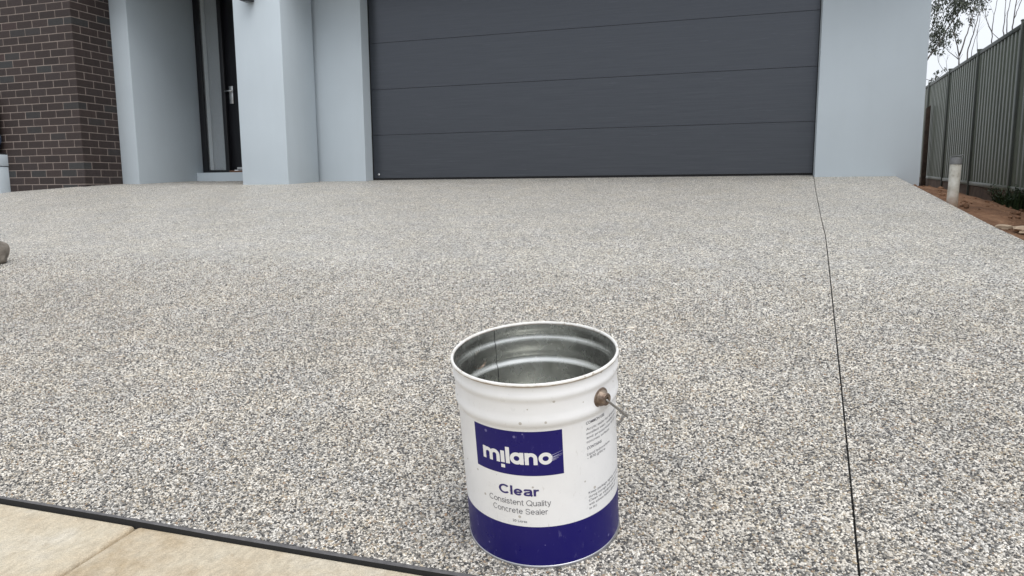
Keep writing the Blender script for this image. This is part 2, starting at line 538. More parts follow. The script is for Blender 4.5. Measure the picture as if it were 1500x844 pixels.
def pebbles():
    sp = 0.0044
    P, Sc, Ro = [], [], []
    ys = np.arange(Y0+0.0015, -4.25, sp*0.87)
    gx = np.linspace(-1.5, 5.6, 24)
    for j, y in enumerate(ys):
        dep = 0.55 + (y - Y0)*1.0
        x0 = 2.35 - (y - Y0)*1.33
        x1 = min(4.92 + (y - Y0)*0.33, 5.49)
        xs = np.arange(x0, x1, sp) + (j % 2)*sp/2
        keep = 1.0 if y < -6.0 else max(0.0, 1 - (y+6.0)/1.75)
        n = len(xs)
        xx = xs + rng.uniform(-.42, .42, n)*sp
        yy = y + rng.uniform(-.42, .42, n)*sp
        k = (rng.random(n) < keep) & (np.abs(xx - jx(y)) > HALF + 0.0012) & (yy > Y0+0.001)
        k &= ((xx-PB_[0])**2 + (yy-PB_[1])**2 > 0.132**2)
        xx, yy = xx[k], yy[k]
        r = rng.uniform(0.0016, 0.0029, len(xx))
        big = rng.random(len(xx)) < 0.06
        r[big] *= 1.35
        zz = np.interp(xx, gx, [g(a, y) for a in gx]) + 0.1223*(yy - y) + r*0.18 + rng.uniform(-.0008, .0004, len(xx))
        P.append(np.stack([xx, yy, zz], 1))
        Sc.append(np.stack([r*rng.uniform(.85, 1.35, len(r)), r*rng.uniform(.75, 1.05, len(r)), r*rng.uniform(.5, .85, len(r))], 1))
        Ro.append(np.stack([rng.normal(0, .28, len(r)), rng.normal(0, .28, len(r)), rng.uniform(0, 6.28, len(r))], 1))
    P = np.concatenate(P); Sc = np.concatenate(Sc); Ro = np.concatenate(Ro)
    me = bpy.data.meshes.new('pebbles')
    me.vertices.add(len(P))
    me.vertices.foreach_set('co', P.astype(np.float32).ravel())
    for nm, A in (('psc', Sc), ('pro', Ro)):
        at_ = me.attributes.new(nm, 'FLOAT_VECTOR', 'POINT')
        at_.data.foreach_set('vector', A.astype(np.float32).ravel())
    me.materials.append(MT['pebble'])
    o = link('pebbles', me, drive)
    tr = bpy.data.node_groups.new('pebble_scatter', 'GeometryNodeTree')
    tr.interface.new_socket('Geometry', in_out='INPUT', socket_type='NodeSocketGeometry')
    tr.interface.new_socket('Geometry', in_out='OUTPUT', socket_type='NodeSocketGeometry')
    N = tr.nodes.new
    gi, go = N('NodeGroupInput'), N('NodeGroupOutput')
    ico = N('GeometryNodeMeshIcoSphere'); ico.inputs['Radius'].default_value = 1.0; ico.inputs['Subdivisions'].default_value = 2
    sm = N('GeometryNodeSetShadeSmooth')
    st = N('GeometryNodeSetMaterial'); st.inputs['Material'].default_value = MT['pebble']
    ip = N('GeometryNodeInstanceOnPoints')
    a1 = N('GeometryNodeInputNamedAttribute'); a1.data_type = 'FLOAT_VECTOR'; a1.inputs['Name'].default_value = 'psc'
    a2 = N('GeometryNodeInputNamedAttribute'); a2.data_type = 'FLOAT_VECTOR'; a2.inputs['Name'].default_value = 'pro'
    er = N('FunctionNodeEulerToRotation')
    K = tr.links.new
    K(ico.outputs['Mesh'], sm.inputs[0]); K(sm.outputs[0], st.inputs[0])
    K(gi.outputs[0], ip.inputs['Points']); K(st.outputs[0], ip.inputs['Instance'])
    K(a1.outputs[0], ip.inputs['Scale']); K(a2.outputs[0], er.inputs[0]); K(er.outputs[0], ip.inputs['Rotation'])
    K(ip.outputs[0], go.inputs[0])
    md = o.modifiers.new('scatter', 'NODES')
    md.node_group = tr
    o['kind'] = 'stuff'
    print('pebbles', len(P))
PB_ = (3.84748, -6.44780)
pebbles()

# footpath bays
path = empty('footpath', (0, 0, 0))
tag(path, kind='structure')
PF0, PF1 = -6.6415, -8.22
zf = lambda y: g(3.0, Y0) - 0.0075 + 0.06*(y-PF0)
for i in range(-6, 4):
    x0, x1 = 3.049 + i*1.5 + 0.004, 3.049 + (i+1)*1.5 - 0.004
    b = MB()
    b.add([(x0, PF1, zf(PF1)-0.1), (x1, PF1, zf(PF1)-0.1), (x1, PF0, zf(PF0)-0.1), (x0, PF0, zf(PF0)-0.1),
           (x0, PF1, zf(PF1)), (x1, PF1, zf(PF1)), (x1, PF0, zf(PF0)), (x0, PF0, zf(PF0))],
          [(0, 3, 2, 1), (4, 5, 6, 7), (0, 1, 5, 4), (1, 2, 6, 5), (2, 3, 7, 6), (3, 0, 4, 7)])
    o = b.build('paving_slab', MT['path'], path, bevel=0.008, bseg=3)
    sharp(o, 60)
b = MB()
b.add([(-6.5, PF1, zf(PF1)-0.010), (9.2, PF1, zf(PF1)-0.010), (9.2, PF0+0.004, zf(PF0)-0.010), (-6.5, PF0+0.004, zf(PF0)-0.010)], [(0, 1, 2, 3)])
b.build('joint_bed', MT['path'], path)

# ------------------------------------------------------------------ house
house = empty('brick_house', (0, 0, 0))
tag(house, 'blue-grey rendered house with dark brick corner and wide garage door', 'house')
FY = -0.18                       # front plane of the rendered garage wall
wall_r = rbox('wall', 4.80, 5.694, FY, 9.0, -0.7, 2.34, MT['render'], house)
# left pier between porch and garage
rbox('wall', -1.15, 0.0, FY, 2.0, -0.35, 2.34, MT['render'], house)
rbox('lintel', 0.002, 4.798, FY+0.002, 0.25, 2.085, 2.335, MT['render'], house)
rbox('eave_soffit', -0.572, 6.15, -0.78, 9.4, 2.345, 2.42, MT['soffit'], house)
rbox('gutter', -0.572, 6.27, -0.90, -0.784, 2.36, 2.50, MT['fencepost'], house)
# porch side wall and its front end
rbox('wall', -3.26, -2.948, -0.52, 0.95, -0.35, 2.9, MT['render'], house)
# step and wall round the entry door
rbox('step_riser', -2.946, -1.152, 0.473, 0.95, -0.3, 0.132, MT['render'], house)
rbox('wall', -2.946, -1.152, 0.60, 0.95, 2.612, 2.9, MT['render'], house)
# porch column
rbox('porch_column', -1.173, -0.578, -0.85, -0.25, -0.35, 2.46, MT['render'], house, bevel=0.006)
# portico roof above the frame
rbox('portico_beam', -3.26, -0.580, -0.98, FY-0.004, 2.46, 2.92, MT['render'], house)
rbox('porch_ceiling', -2.944, -1.154, FY-0.002, 0.597, 2.615, 2.70, MT['soffit'], house)
b = MB()
b.add([(-9.2, -0.70, 2.93), (6.1, -0.70, 2.43), (6.1, 10.4, 2.43), (-9.2, 10.4, 2.93), (-4.2, 4.6, 4.7), (1.0, 4.6, 4.7)],
      [(0, 1, 5, 4), (1, 2, 5), (2, 3, 4, 5), (3, 0, 4), (0, 3, 2, 1)])
b.build('roof', MT['roof'], house)
rbox('back_wall', -9.0, 5.6, 9.01, 9.2, -0.7, 2.33, MT['render'], house)

# garage door: four visible sections and one above
gd = empty('garage_door', (0, 0, 0))
gd.parent = house
PH = 0.5165
for k in range(5):
    z0 = k*PH + (0.022 if k == 0 else 0.0013)
    z1 = (k+1)*PH - 0.0013
    if k == 4:
        z1 = 2.35
    b = MB()
    b.box(0.006, 4.794, 0.0, 0.042, z0, z1)
    o = b.build('panel', MT['door'], gd, bevel=0.0010, bseg=1)
    sharp(o)
b = MB(); b.box(0.006, 4.794, 0.012, 0.036, -0.012, 0.021)
b.build('bottom_seal', MT['rubber'], gd)
b = MB(); b.box(0.004, 4.796, 0.043, 0.06, -0.02, 2.35)
b.build('backing', MT['rubber'], gd)
for x in (0.0035, 4.7965):
    b = MB(); b.box(x-0.003, x+0.003, -0.012, 0.05, -0.02, 2.09)
    b.build('side_seal', MT['rubber'], gd)
b = MB()
b.lathe([(0.0, 0.012), (0.010, 0.011), (0.013, 0.007), (0.013, 0.0)], 16)
o = b.build('bolt_knob', MT['steel'], gd, smooth=True)
o.location = (0.075, -0.001, 0.065)
o.rotation_euler = (R(90), 0, 0)

# entry door set
ed = empty('entry_door', (0, 0, 0)); ed.parent = house
DY = 0.60
def piece(name, x0, x1, z0, z1, y0, y1, m, par, bev=0.003):
    return rbox(name, x0, x1, y0, y1, z0, z1, m, par, bevel=bev)
piece('frame', -2.946, -2.862, 0.134, 2.61, DY, DY+0.10, MT['blackframe'], ed)
piece('frame', -2.862, -1.155, 2.54, 2.61, DY, DY+0.10, MT['blackframe'], ed)
piece('sill_rail', -2.862, -2.565, 0.134, 0.170, DY, DY+0.10, MT['blackframe'], ed)
piece('mullion', -2.565, -2.505, 0.134, 2.54, DY, DY+0.10, MT['blackframe'], ed)
piece('threshold', -2.505, -1.155, 0.134, 0.160, DY-0.01, DY+0.10, MT['threshold'], ed)
piece('door_sill', -2.40, -1.155, 0.172, 0.203, DY+0.02, DY+0.042, MT['whitesill'], ed, 0.002)
dl = piece('door_leaf', -2.505, -1.58, 0.168, 2.54, DY+0.045, DY+0.09, MT['black'], ed)
for zz in (0.45, 0.9, 1.45, 1.9):
    b = MB(); b.box(-2.28, -1.78, DY+0.0435, DY+0.0445, zz, zz+0.012)
    b.build('groove', MT['rubber'], dl)
# sidelight: glass over a grey panel and pale strip painted as its reflections
gm = mat('sidelight_glass', (0.8, 0.85, 0.88), 0.05)
gm.node_tree.nodes['Principled BSDF'].inputs['Alpha'].default_value = 0.12
gm.node_tree.nodes['Principled BSDF'].inputs['IOR'].default_value = 1.45
piece('sidelight_pane', -2.860, -2.567, 0.172, 2.54, DY+0.03, DY+0.036, gm, ed, 0.0)
piece('reflection_panel', -2.802, -2.567, 0.172, 2.54, DY+0.062, DY+0.066, MT['reflection_panel'], ed, 0.0)
piece('reflection_strip', -2.860, -2.804, 0.172, 2.54, DY+0.05, DY+0.056, mat('painted_reflection', (0.36, 0.39, 0.41), 0.7), ed, 0.0)
hd = empty('handle', (0, 0, 0)); hd.parent = ed
b = MB(); b.box(-2.465, -2.405, DY+0.030, DY+0.0445, 1.045, 1.275)
sharp(b.build('handle_plate', MT['steel'], hd, bevel=0.003))
b = MB()
b.tube([(-2.435, DY+0.03, 1.205), (-2.435, DY-0.03, 1.205)], 0.010, 12)
b.tube([(-2.488, DY-0.03, 1.205), (-2.35, DY-0.03, 1.205)], 0.0095, 12)
b.build('lever', MT['steel'], hd, smooth=True)
b = MB(); b.tube([(-2.435, DY+0.03, 1.09), (-2.435, DY+0.02, 1.09)], 0.013, 14)
b.build('key_cylinder', MT['steel'], hd, smooth=True)

# wall lamp at the top of the column
wl = empty('wall_lamp', (0, 0, 0)); wl.parent = house
b = MB(); b.box(-0.985, -0.885, -0.975, -0.862, 1.885, 2.08)
sharp(b.build('lamp_body', MT['blackframe'], wl, bevel=0.004))
b = MB(); b.box(-0.965, -0.905, -0.862, -0.8495, 1.90, 2.03)
b.build('bracket', MT['blackframe'], wl)
b = MB(); b.lathe([(0.0, 0.0), (0.036, 0.0), (0.036, 0.004)], 20)
o = b.build('lens', MT['lens'], wl); o.location = (-0.935, -0.918, 1.881)

# ------------------------------------------------------------------ brick wall with real bricks
BX, BY, BZ = -3.2047, -1.0691, -0.0182
CH, BH, BL, BW = 0.086, 0.0765, 0.2305, 0.1105
bw = empty('brick_wall', (0, 0, 0)); bw.parent = house
b = MB()
b.box(-9.0, BX-0.004, BY+0.004, BY+0.3, -0.4, 2.9)
b.build('mortar', MT['mortar'], bw)
b = MB()
b.box(BX-0.3, BX-0.0045, BY+0.3, -0.5195, -0.4, 2.9)
b.build('mortar', MT['mortar'], bw)
_bm = {}
def brick_mesh(lx, ly):
    key = (round(lx, 3), round(ly, 3))
    if key not in _bm:
        mb = MB(); mb.box(0, lx, 0, ly, 0, BH)
        me = bpy.data.meshes.new('brick')
        me.from_pydata(mb.v, [], mb.f)
        bm = bmesh.new(); bm.from_mesh(me)
        bmesh.ops.bevel(bm, geom=list(bm.edges), offset=0.0028, segments=1, affect='EDGES')
        bmesh.ops.recalc_face_normals(bm, faces=bm.faces)
        bm.to_mesh(me); bm.free()
        me.materials.append(MT['brick'])
        _bm[key] = me
    return _bm[key]
far = MB()
count = 0
def put_brick(x, y, z, lx, ly, single):
    global count
    z += random.uniform(-0.0008, 0.0008)
    if single and count < 296:
        o = link('brick', brick_mesh(lx, ly), bw)
        o.location = (x, y, z)
        count += 1
    else:
        far.box(x, x+lx, y, y+ly, z, z+BH)
for k in range(-3, 32):
    z = BZ + k*CH + (CH-BH)/2
    vis = -2 <= k <= 25
    if k % 2 == 0:      # stretcher on the front, header on the return
        x = BX - BL
        put_brick(x, BY, z, BL, BW, vis)
        y = BY + BW + 0.0095
    else:
        x = BX - BW
        put_brick(x, BY, z, BW, BL, vis)
        y = BY + BL + 0.0095
    n = 0
    while x > -8.6:
        x -= BL + 0.0095
        n += 1
        put_brick(x + random.uniform(-.0012, .0012), BY + random.uniform(0, .0015), z, BL, BW, vis and n <= 6)
    while y < -0.53:
        ln = min(BL, -0.522 - y)
        if ln > 0.02:
            put_brick(BX-BW, y, z, BW, ln, vis)
        y += BL + 0.0095
o = far.build('brickwork', MT['brick'], bw)
o['kind'] = 'stuff'

# pedestal in front of the brick wall, with a wrapped bundle on it
pd = empty('pedestal', (-4.76, -1.14, g(-4.76, -1.14)))
tag(pd, 'low blue-grey rendered pedestal against the dark brick wall', 'pedestal')
z0 = pd.location.z
def rel(o, p):
    o.parent = p
    o.location = o.location - p.location
    return o
o = rel(rbox('shaft', -5.14, -4.395, -1.20, -1.068, z0-0.03, 0.200, MT['render'], None), pd)
o = rel(rbox('capping', -5.14, -4.388, -1.208, -1.068, 0.2085, 0.345, MT['render'], None), pd)
tray = rbox('tray', -5.09, -4.392, -1.20, -1.075, 0.3455, 0.362, MT['rubber'], None, 0.003)
tag(tray, 'thin black tray lying on the blue-grey pedestal', 'tray')
bm = bmesh.new()
bmesh.ops.create_icosphere(bm, subdivisions=5, radius=1.0)
for v in bm.verts:
    c = v.co.copy()
    q = (abs(c.x)**6 + abs(c.y)**4 + abs(c.z)**6)**(-1/6)
    c *= q*0.97
    d = noise.noise(c*2.3)*0.08 + noise.noise(c*6.1)*0.05
    wv = 1 - 0.05*(c.z+1)
    v.co = Vector((c.x*0.335*wv*(1+d), c.y*0.058*(1+d*0.5), c.z*0.385 + d*0.02))
me = bpy.data.meshes.new('blue_bundle'); bm.to_mesh(me); bm.free()
me.materials.append(MT['bundle'])
me.polygons.foreach_set('use_smooth', [True]*len(me.polygons))
o = link('blue_bundle', me)
zmin = min(v.co.z for v in me.vertices)
o.location = (-4.735, -1.138, 0.3615 - zmin)
tag(o, 'dark blue bundle with pale patches on the low pedestal at left border', 'bundle')

# ------------------------------------------------------------------ dirt strip beside the house
FX0, FYY0, FZ0, FA, FS = 7.438, 6.755, 0.004, -0.076, -0.029
fdir = Vector((math.sin(FA), -math.cos(FA), FS))
def fence_at(s): return Vector((FX0, FYY0, FZ0)) + fdir*s
def fence_xy(y):
    s = (FYY0 - y)/math.cos(FA)
    p = fence_at(s)
    return p.x, p.z
def dirt_h(x, y):
    fx, fz = fence_xy(y)
    e = g(XR, y) - 0.035 if y < FY else -0.10 + 0.004*y
    e = min(e, -0.10) if y > -0.6 else e
    f = fz - 0.235
    t = sstep(XR, fx, x)
    z = e*(1-t) + f*t
    a = noise.noise(Vector((x*1.7, y*1.7, 3.1)))*0.035 + noise.noise(Vector((x*5, y*5, 1.0)))*0.016 + noise.noise(Vector((x*14, y*14, 5.0)))*0.008
    edge = sstep(XR, XR+0.25, x)
    return z + a*(0.35+0.65*edge) - 0.01*(1-edge)
b = MB()
nx, ny = 90, 250
vs, fs = [], []
for j in range(ny+1):
    y = -7.2 + 20.0*j/ny
    for i in range(nx+1):
        x = 5.47 + 3.6*i/nx
        vs.append((x, y, dirt_h(x, y)))
for j in range(ny):
    for i in range(nx):
        fs.append((j*(nx+1)+i, j*(nx+1)+i+1, (j+1)*(nx+1)+i+1, (j+1)*(nx+1)+i))
b.add(vs, fs)
o = b.build('dirt_ground', MT['dirt'], smooth=True)
tag(o, kind='structure')
# clods and pebbles on the dirt
b = MB()
def clod(mb, x, y, z, r, sd):
    bm = bmesh.new()
    bmesh.ops.create_icosphere(bm, subdivisions=1, radius=1.0)
    vs = []
    for v in bm.verts:
        c = v.co*(1 + 0.35*noise.noise(v.co*1.7 + Vector((sd, 0, 0))))
        vs.append((x+c.x*r, y+c.y*r, z+c.z*r*0.7))
    fs = [tuple(v.index for v in f.verts) for f in bm.faces]
    bm.free()
    mb.add(vs, fs)
for i in range(900):
    x = random.uniform(5.55, 7.4); y = random.uniform(-4.5, 9)
    fx, _ = fence_xy(y)
    if x > fx-0.05 or (x < 5.74 and y > FY-0.05): continue
    r = random.choice((0.007, 0.01, 0.014, 0.018, 0.03))*random.uniform(.7, 1.2)
    clod(b, x, y, dirt_h(x, y)+r*0.2, r, i*1.7)
o = b.build('dirt_clods', MT['dirt'])
tag(o, 'loose red-brown clods scattered over the dirt', 'clods', kind='stuff')

# ------------------------------------------------------------------ metal fence
fn = empty('metal_fence', fence_at(0)); 
tag(fn, 'dark green ribbed steel fence along the dirt strip', 'fence')
BAY = 2.37
lat = Vector((math.cos(FA), math.sin(FA), 0))       # away from the drive
def frect(mb, s0, s1, a0, a1, z0, z1):
    vs = []
    for s in (s0, s1):
        p = fence_at(s)
        for a in (a0, a1):
            for z in (z0, z1):
                vs.append(p + lat*a + Vector((0, 0, z)) - fn.location)
    mb.add(vs, [(0, 1, 3, 2), (4, 6, 7, 5), (0, 4, 5, 1), (2, 3, 7, 6), (0, 2, 6, 4), (1, 5, 7, 3)])
for k in range(-2, 5):
    s0 = k*BAY + 0.028
    s1 = (k+1)*BAY - 0.028
    # trapezoidal ribbed sheet, three lapped sheets per bay
    prof = []
    pitch = (s1-s0)/13
    for i in range(13):
        a = s0 + i*pitch
        wob = 0.004*math.sin(i*2.1+k)
        deep = 0.050 if i % 3 else 0.036
        prof += [(a, 0.0), (a+pitch*0.42+wob, 0.0), (a+pitch*0.55+wob, deep), (a+pitch*0.86, deep), ]
    prof.append((s1, 0.0))
    b = MB(); vs = []; fs = []
    for s, a in prof:
        p = fence_at(s) - fn.location
        for z in (-0.02, 0.45, 0.9, 1.35, 1.79):
            vs.append(p + lat*(a-0.012) + Vector((0, 0, z)))
    for i in range(len(prof)-1):
        for j in range(4):
            fs.append((i*5+j, (i+1)*5+j, (i+1)*5+j+1, i*5+j+1))
    b.add(vs, fs)
    b.build('ribbed_sheet', MT['fence'], fn)
    b = MB(); frect(b, s0, s1, -0.024, 0.024, 1.765, 1.815)
    sharp(b.build('top_rail', MT['fencepost'], fn, bevel=0.004))
    b = MB(); frect(b, s0, s1, -0.026, 0.026, -0.05, 0.005)
    sharp(b.build('bottom_rail', MT['fence'], fn, bevel=0.004))
    b = MB(); frect(b, s0-0.02, s1+0.02, -0.012, 0.03, -0.30, -0.055)
    b.build('plinth_board', MT['plinth'], fn)
for k in range(-2, 6):
    b = MB(); frect(b, k*BAY-0.029, k*BAY+0.029, -0.038, 0.038, -0.4, 1.83)
    sharp(b.build('post', MT['fencepost'], fn, bevel=0.005))
    b = MB(); frect(b, k*BAY-0.033, k*BAY+0.033, -0.042, 0.042, 1.8305, 1.845)
    b.build('post_cap', MT['fencepost'], fn)

# timber stake by the house corner
p = fence_at(-1.7) - lat*0.10
b = MB()
zb = dirt_h(p.x, p.y) - 0.15
b.add([(p.x-0.04, p.y-0.04, zb), (p.x+0.04, p.y-0.04, zb), (p.x+0.04, p.y+0.04, zb), (p.x-0.04, p.y+0.04, zb),
       (p.x-0.03, p.y-0.04, 1.36), (p.x+0.045, p.y-0.04, 1.41), (p.x+0.045, p.y+0.04, 1.40), (p.x-0.03, p.y+0.04, 1.35)],
      [(0, 3, 2, 1), (4, 5, 6, 7), (0, 1, 5, 4), (1, 2, 6, 5), (2, 3, 7, 6), (3, 0, 4, 7)])
o = sharp(b.build('timber_stake', MT['stake'], bevel=0.004))
tag(o, 'rusty brown timber stake standing between house corner and green fence', 'stake')

# white pipe at the drive's edge
px, py = 5.534, -2.04
pz = dirt_h(px, py)
pp = empty('standpipe', (px, py, pz))
tag(pp, 'dirty white plastic standpipe with grey cap beside the drive', 'pipe')
b = MB()
b.lathe([(0.0, -0.1), (0.0345, -0.1), (0.035, 0.0), (0.0343, 0.12), (0.0345, 0.295), (0.032, 0.297), (0.0, 0.297)], 28)
sharp(b.build('pipe_body', MT['pvc'], pp))
b = MB()
b.lathe([(0.0352, 0.290), (0.0375, 0.292), (0.0375, 0.328), (0.0350, 0.337), (0.0, 0.340)], 28)
sharp(b.build('cap', MT['capgrey'], pp))
b = MB()
b.lathe([(0.0, 0.0), (0.037, 0.001), (0.039, 0.003), (0.037, 0.006), (0.0, 0.007)], 24)
o = sharp(b.build('lid', MT['capgrey'], pp)); o.location = (0.005, 0, 0.3445); o.rotation_euler = (0, R(-9), 0)
pp.rotation_euler = (R(-1.5), R(1.5), 0)

# broken concrete slab at the right border, rock at the left border
def rock(name, loc, size, m, label, cat, sd, sub=3, amp=0.25):
    bm = bmesh.new()
    bmesh.ops.create_icosphere(bm, subdivisions=sub, radius=1.0)
    for v in bm.verts:
        n = v.co.normalized()
        d = 1 + amp*noise.noise(n*1.4 + Vector((sd, 2, 5))) + amp*0.4*noise.noise(n*4 + Vector((sd, 2, 5)))
        v.co = Vector((n.x*size[0]*d, n.y*size[1]*d, n.z*size[2]*d))
    me = bpy.data.meshes.new(name); bm.to_mesh(me); bm.free()
    me.materials.append(m)
    o = link(name, me)
    sharp(o, 40)
    o.location = loc
    if label: tag(o, label, cat)
    return o
rock('concrete_chunk', (5.83, -3.02, dirt_h(5.83, -3.02)+0.012), (0.17, 0.11, 0.055), MT['slabstone'], 'pale broken concrete chunk lying on the dirt by the drive', 'rubble', 3.3, 4, 0.75)
rock('concrete_chunk', (5.64, -2.78, dirt_h(5.64, -2.78)+0.006), (0.05, 0.035, 0.02), MT['slabstone'], 'small pale concrete fragment on the dirt near the drive', 'rubble', 8.3, 2, 0.4)
rock('brown_rock', (0.055, -4.655, g(0.055, -4.655)+0.068), (0.066, 0.066, 0.080), MT['rock'], 'rounded brown rock on the pebbled drive at left border', 'rock', 1.9, 4, 0.22)
b = MB()
lx, ly = 6.9, 5.2
for i in range(3):
    x = lx + 0.05*i; y = ly - 0.1*i; z = dirt_h(x, y)+0.02
    b.add([(x, y, z), (x+.09, y+.02, z+.02), (x+.10, y+.08, z+.03), (x+.01, y+.06, z+.01), (x, y, z-.01), (x+.09, y+.02, z+.01), (x+.10, y+.08, z+.02), (x+.01, y+.06, z)],
          [(0, 1, 2, 3), (7, 6, 5, 4), (0, 4, 5, 1), (1, 5, 6, 2), (2, 6, 7, 3), (3, 7, 4, 0)])
tag(b.build('litter', MT['litter']), 'crumpled white litter at the foot of the green fence', 'litter')

# weeds
def weed(loc, h, n, spread, label, sd):
    rr = random.Random(sd)
    b = MB()
    for i in range(n):
        a = rr.uniform(0, 6.283); r0 = spread*math.sqrt(rr.random())
        bx, by = math.cos(a)*r0*0.6, math.sin(a)*r0*0.6
        hh = h*rr.uniform(.45, 1.0)
        lean = rr.uniform(.1, .6)*hh
        a2 = a + rr.uniform(-.8, .8)
        pts = [Vector((bx, by, -0.02)), Vector((bx+math.cos(a2)*lean*.3, by+math.sin(a2)*lean*.3, hh*.55)), Vector((bx+math.cos(a2)*lean, by+math.sin(a2)*lean, hh))]
        side = Vector((-math.sin(a2), math.cos(a2), 0))*0.006
        b.add([pts[0]-side, pts[0]+side, pts[1]+side, pts[1]-side, pts[2]], [(0, 1, 2, 3), (3, 2, 4)])
        for q in range(3):
            t = rr.uniform(.3, 1.0)
            c = pts[1].lerp(pts[2], t) if t > .5 else pts[0].lerp(pts[1], t*2)
            d = Vector((rr.uniform(-1, 1), rr.uniform(-1, 1), rr.uniform(-.2, .6))).normalized()
            s = d.cross(Vector((0, 0, 1)))*0.012
            L = rr.uniform(.03, .06)
            b.add([c, c+d*L*.5+s, c+d*L, c+d*L*.5-s], [(0, 1, 2, 3)])
    o = b.build('weed_clump', MT['weed'])
    o.location = loc
    tag(o, label, 'weeds', 'weeds along the fence')
def weed_at(s, a, h, n, sp, label, sd):
    p = fence_at(s) - lat*a
    weed((p.x, p.y, dirt_h(p.x, p.y)-0.005), h, n, sp, label, sd)
weed_at(BAY*2.26, 0.14, 0.26, 160, 0.26, 'large dark green weed clump at the fence by the right border', 1)
weed_at(-BAY*0.9, 0.12, 0.14, 70, 0.18, 'small green weed clump at the fence behind the house corner', 2)

# ------------------------------------------------------------------ trees beyond the fence
def pixel_ray(x, y):
    d = fw + r2*((x-750)/1063.0) - u2*((y-422)/1063.0)
    return d
def at(x, y, depth):
    return CAM + pixel_ray(x, y)*depth

def limb(mb, pts, r0, r1, seg=6):
    n = len(pts)
    mb.tube(pts, [r0 + (r1-r0)*i/(n-1) for i in range(n)], seg)
def wander(a, b_, n, amp, rr):
    a, b_ = Vector(a), Vector(b_)
    out = []
    for i in range(n+1):
        t = i/n
        p = a.lerp(b_, t)
        k = amp*math.sin(math.pi*t)**.5 if 0 < t < 1 else 0
        out.append(p + Vector((rr.uniform(-k, k), rr.uniform(-k, k), rr.uniform(-k, k))))
    return out

# eucalypt behind the house corner
def eucalypt():
    rr = random.Random(11)
    D = 26.0
    base = at(1338, 330, D)
    base.z = -1.3
    t = empty('eucalyptus_tree', base)
    tag(t, 'eucalyptus tree with hanging grey-green leaves behind the house corner', 'tree')
    L = lambda x, y, d=0: at(x, y, D+d) - base
    tr = MB()
    fork = L(1345, 110)
    limb(tr, wander(Vector((0, 0, 0)), fork, 6, 0.08, rr), 0.17, 0.11, 9)
    topf = L(1352, -60)
    limb(tr, wander(fork, topf, 6, 0.15, rr), 0.10, 0.05, 8)
    limb(tr, wander(topf, L(1350, -210), 5, 0.2, rr), 0.05, 0.015, 6)
    paths = [([(1345, 110), (1361, 83), (1374, 66), (1389, 40), (1403, 21), (1415, -5), (1428, -30)], 0.055, 0.0),
             ([(1352, 60), (1366, 40), (1372, 22), (1376, 0), (1388, -40)], 0.04, 0.6),
             ([(1352, 10), (1380, -20), (1412, -40), (1445, -55)], 0.045, -0.6),
             ([(1352, -30), (1390, -70), (1420, -110)], 0.04, 0.3),
             ([(1350, 40), (1320, 0), (1290, -40)], 0.045, 0.5),
             ([(1350, -50), (1310, -100), (1285, -130)], 0.04, -0.4),
             ([(1345, 112), (1362, 118), (1376, 112), (1384, 104)], 0.018, 0.4)]
    ends = []
    for pts, r, dz in paths:
        P = [L(x, y, dz*i/len(pts)*2) for i, (x, y) in enumerate(pts)]
        limb(tr, P, r*0.6, r*0.2, 6)
        ends.append(P)
    tr.build('trunk', MT['twig'], t, smooth=True)
    # leaves: long narrow blades hanging in clumps
    clumps = []
    for (x, y, rad, n, dz) in [(1372, 52, 0.42, 190, 0), (1368, 62, 0.40, 170, .4), (1384, 50, 0.32, 110, 0), (1380, 35, 0.34, 120, .3), (1392, 42, 0.28, 70, 0),
                               (1366, 10, 0.36, 130, 0), (1380, 8, 0.45, 190, .3), (1396, 6, 0.50, 260, -.3), (1412, 2, 0.5, 270, 0), (1426, 4, 0.42, 200, .2), (1430, -8, 0.5, 250, 0),
                               (1403, 16, 0.30, 90, 0), (1418, 20, 0.22, 40, 0), (1422, 30, 0.16, 22, 0), (1410, 30, 0.20, 30, 0), (1368, 30, 0.28, 70, 0), (1399, 50, 0.22, 34, 0),
                               (1376, 72, 0.16, 26, 0), (1365, 75, 0.22, 60, 0), (1404, 60, 0.16, 22, .1), (1378, 103, 0.14, 26, .5), (1370, 113, 0.16, 24, .5), (1364, 118, 0.18, 26, .5),
                               (1395, -25, 0.8, 500, 0), (1430, -50, 0.8, 420, .5), (1350, -60, 1.0, 600, 0), (1390, -100, 1.0, 600, .5), (1420, -115, .8, 400, 0), (1300, -40, 1.0, 600, .3),
                               (1290, -130, 1.0, 600, 0), (1345, -190, 1.1, 700, .4), (1325, 10, .8, 400, 0), (1340, 60, .5, 200, .5)]:
        clumps.append((L(x, y, dz), rad, n))
    vs, fs, tint = [], [], []
    for c, rad, n in clumps:
        subs = [c + Vector((rr.gauss(0, 1), rr.gauss(0, 1), rr.gauss(0, .8)))*rad*0.55 for _ in range(max(3, n//14))]
        for i in range(int(n*1.2)):
            s = rr.choice(subs)
            p = s + Vector((rr.gauss(0, 1), rr.gauss(0, 1), rr.gauss(0, 1)))*rad*0.20
            d = Vector((rr.gauss(0, .6), rr.gauss(0, .6), -1 + rr.gauss(0, .5))).normalized()
            sd = d.cross(Vector((rr.uniform(-1, 1), rr.uniform(-1, 1), rr.uniform(-1, 1)))).normalized()
            ln = rr.uniform(.09, .16); wd = rr.uniform(.014, .026)
            k = len(vs)
            vs += [p, p+d*ln*.45+sd*wd, p+d*ln, p+d*ln*.45-sd*wd]
            fs.append((k, k+1, k+2, k+3))
            tint.append(rr.random())
    me = bpy.data.meshes.new('crown')
    me.from_pydata([tuple(v) for v in vs], [], fs)
    a = me.attributes.new('tint', 'FLOAT', 'FACE')
    a.data.foreach_set('value', tint)
    me.materials.append(MT['leaf'])
    cr = link('crown', me, t)
eucalypt()

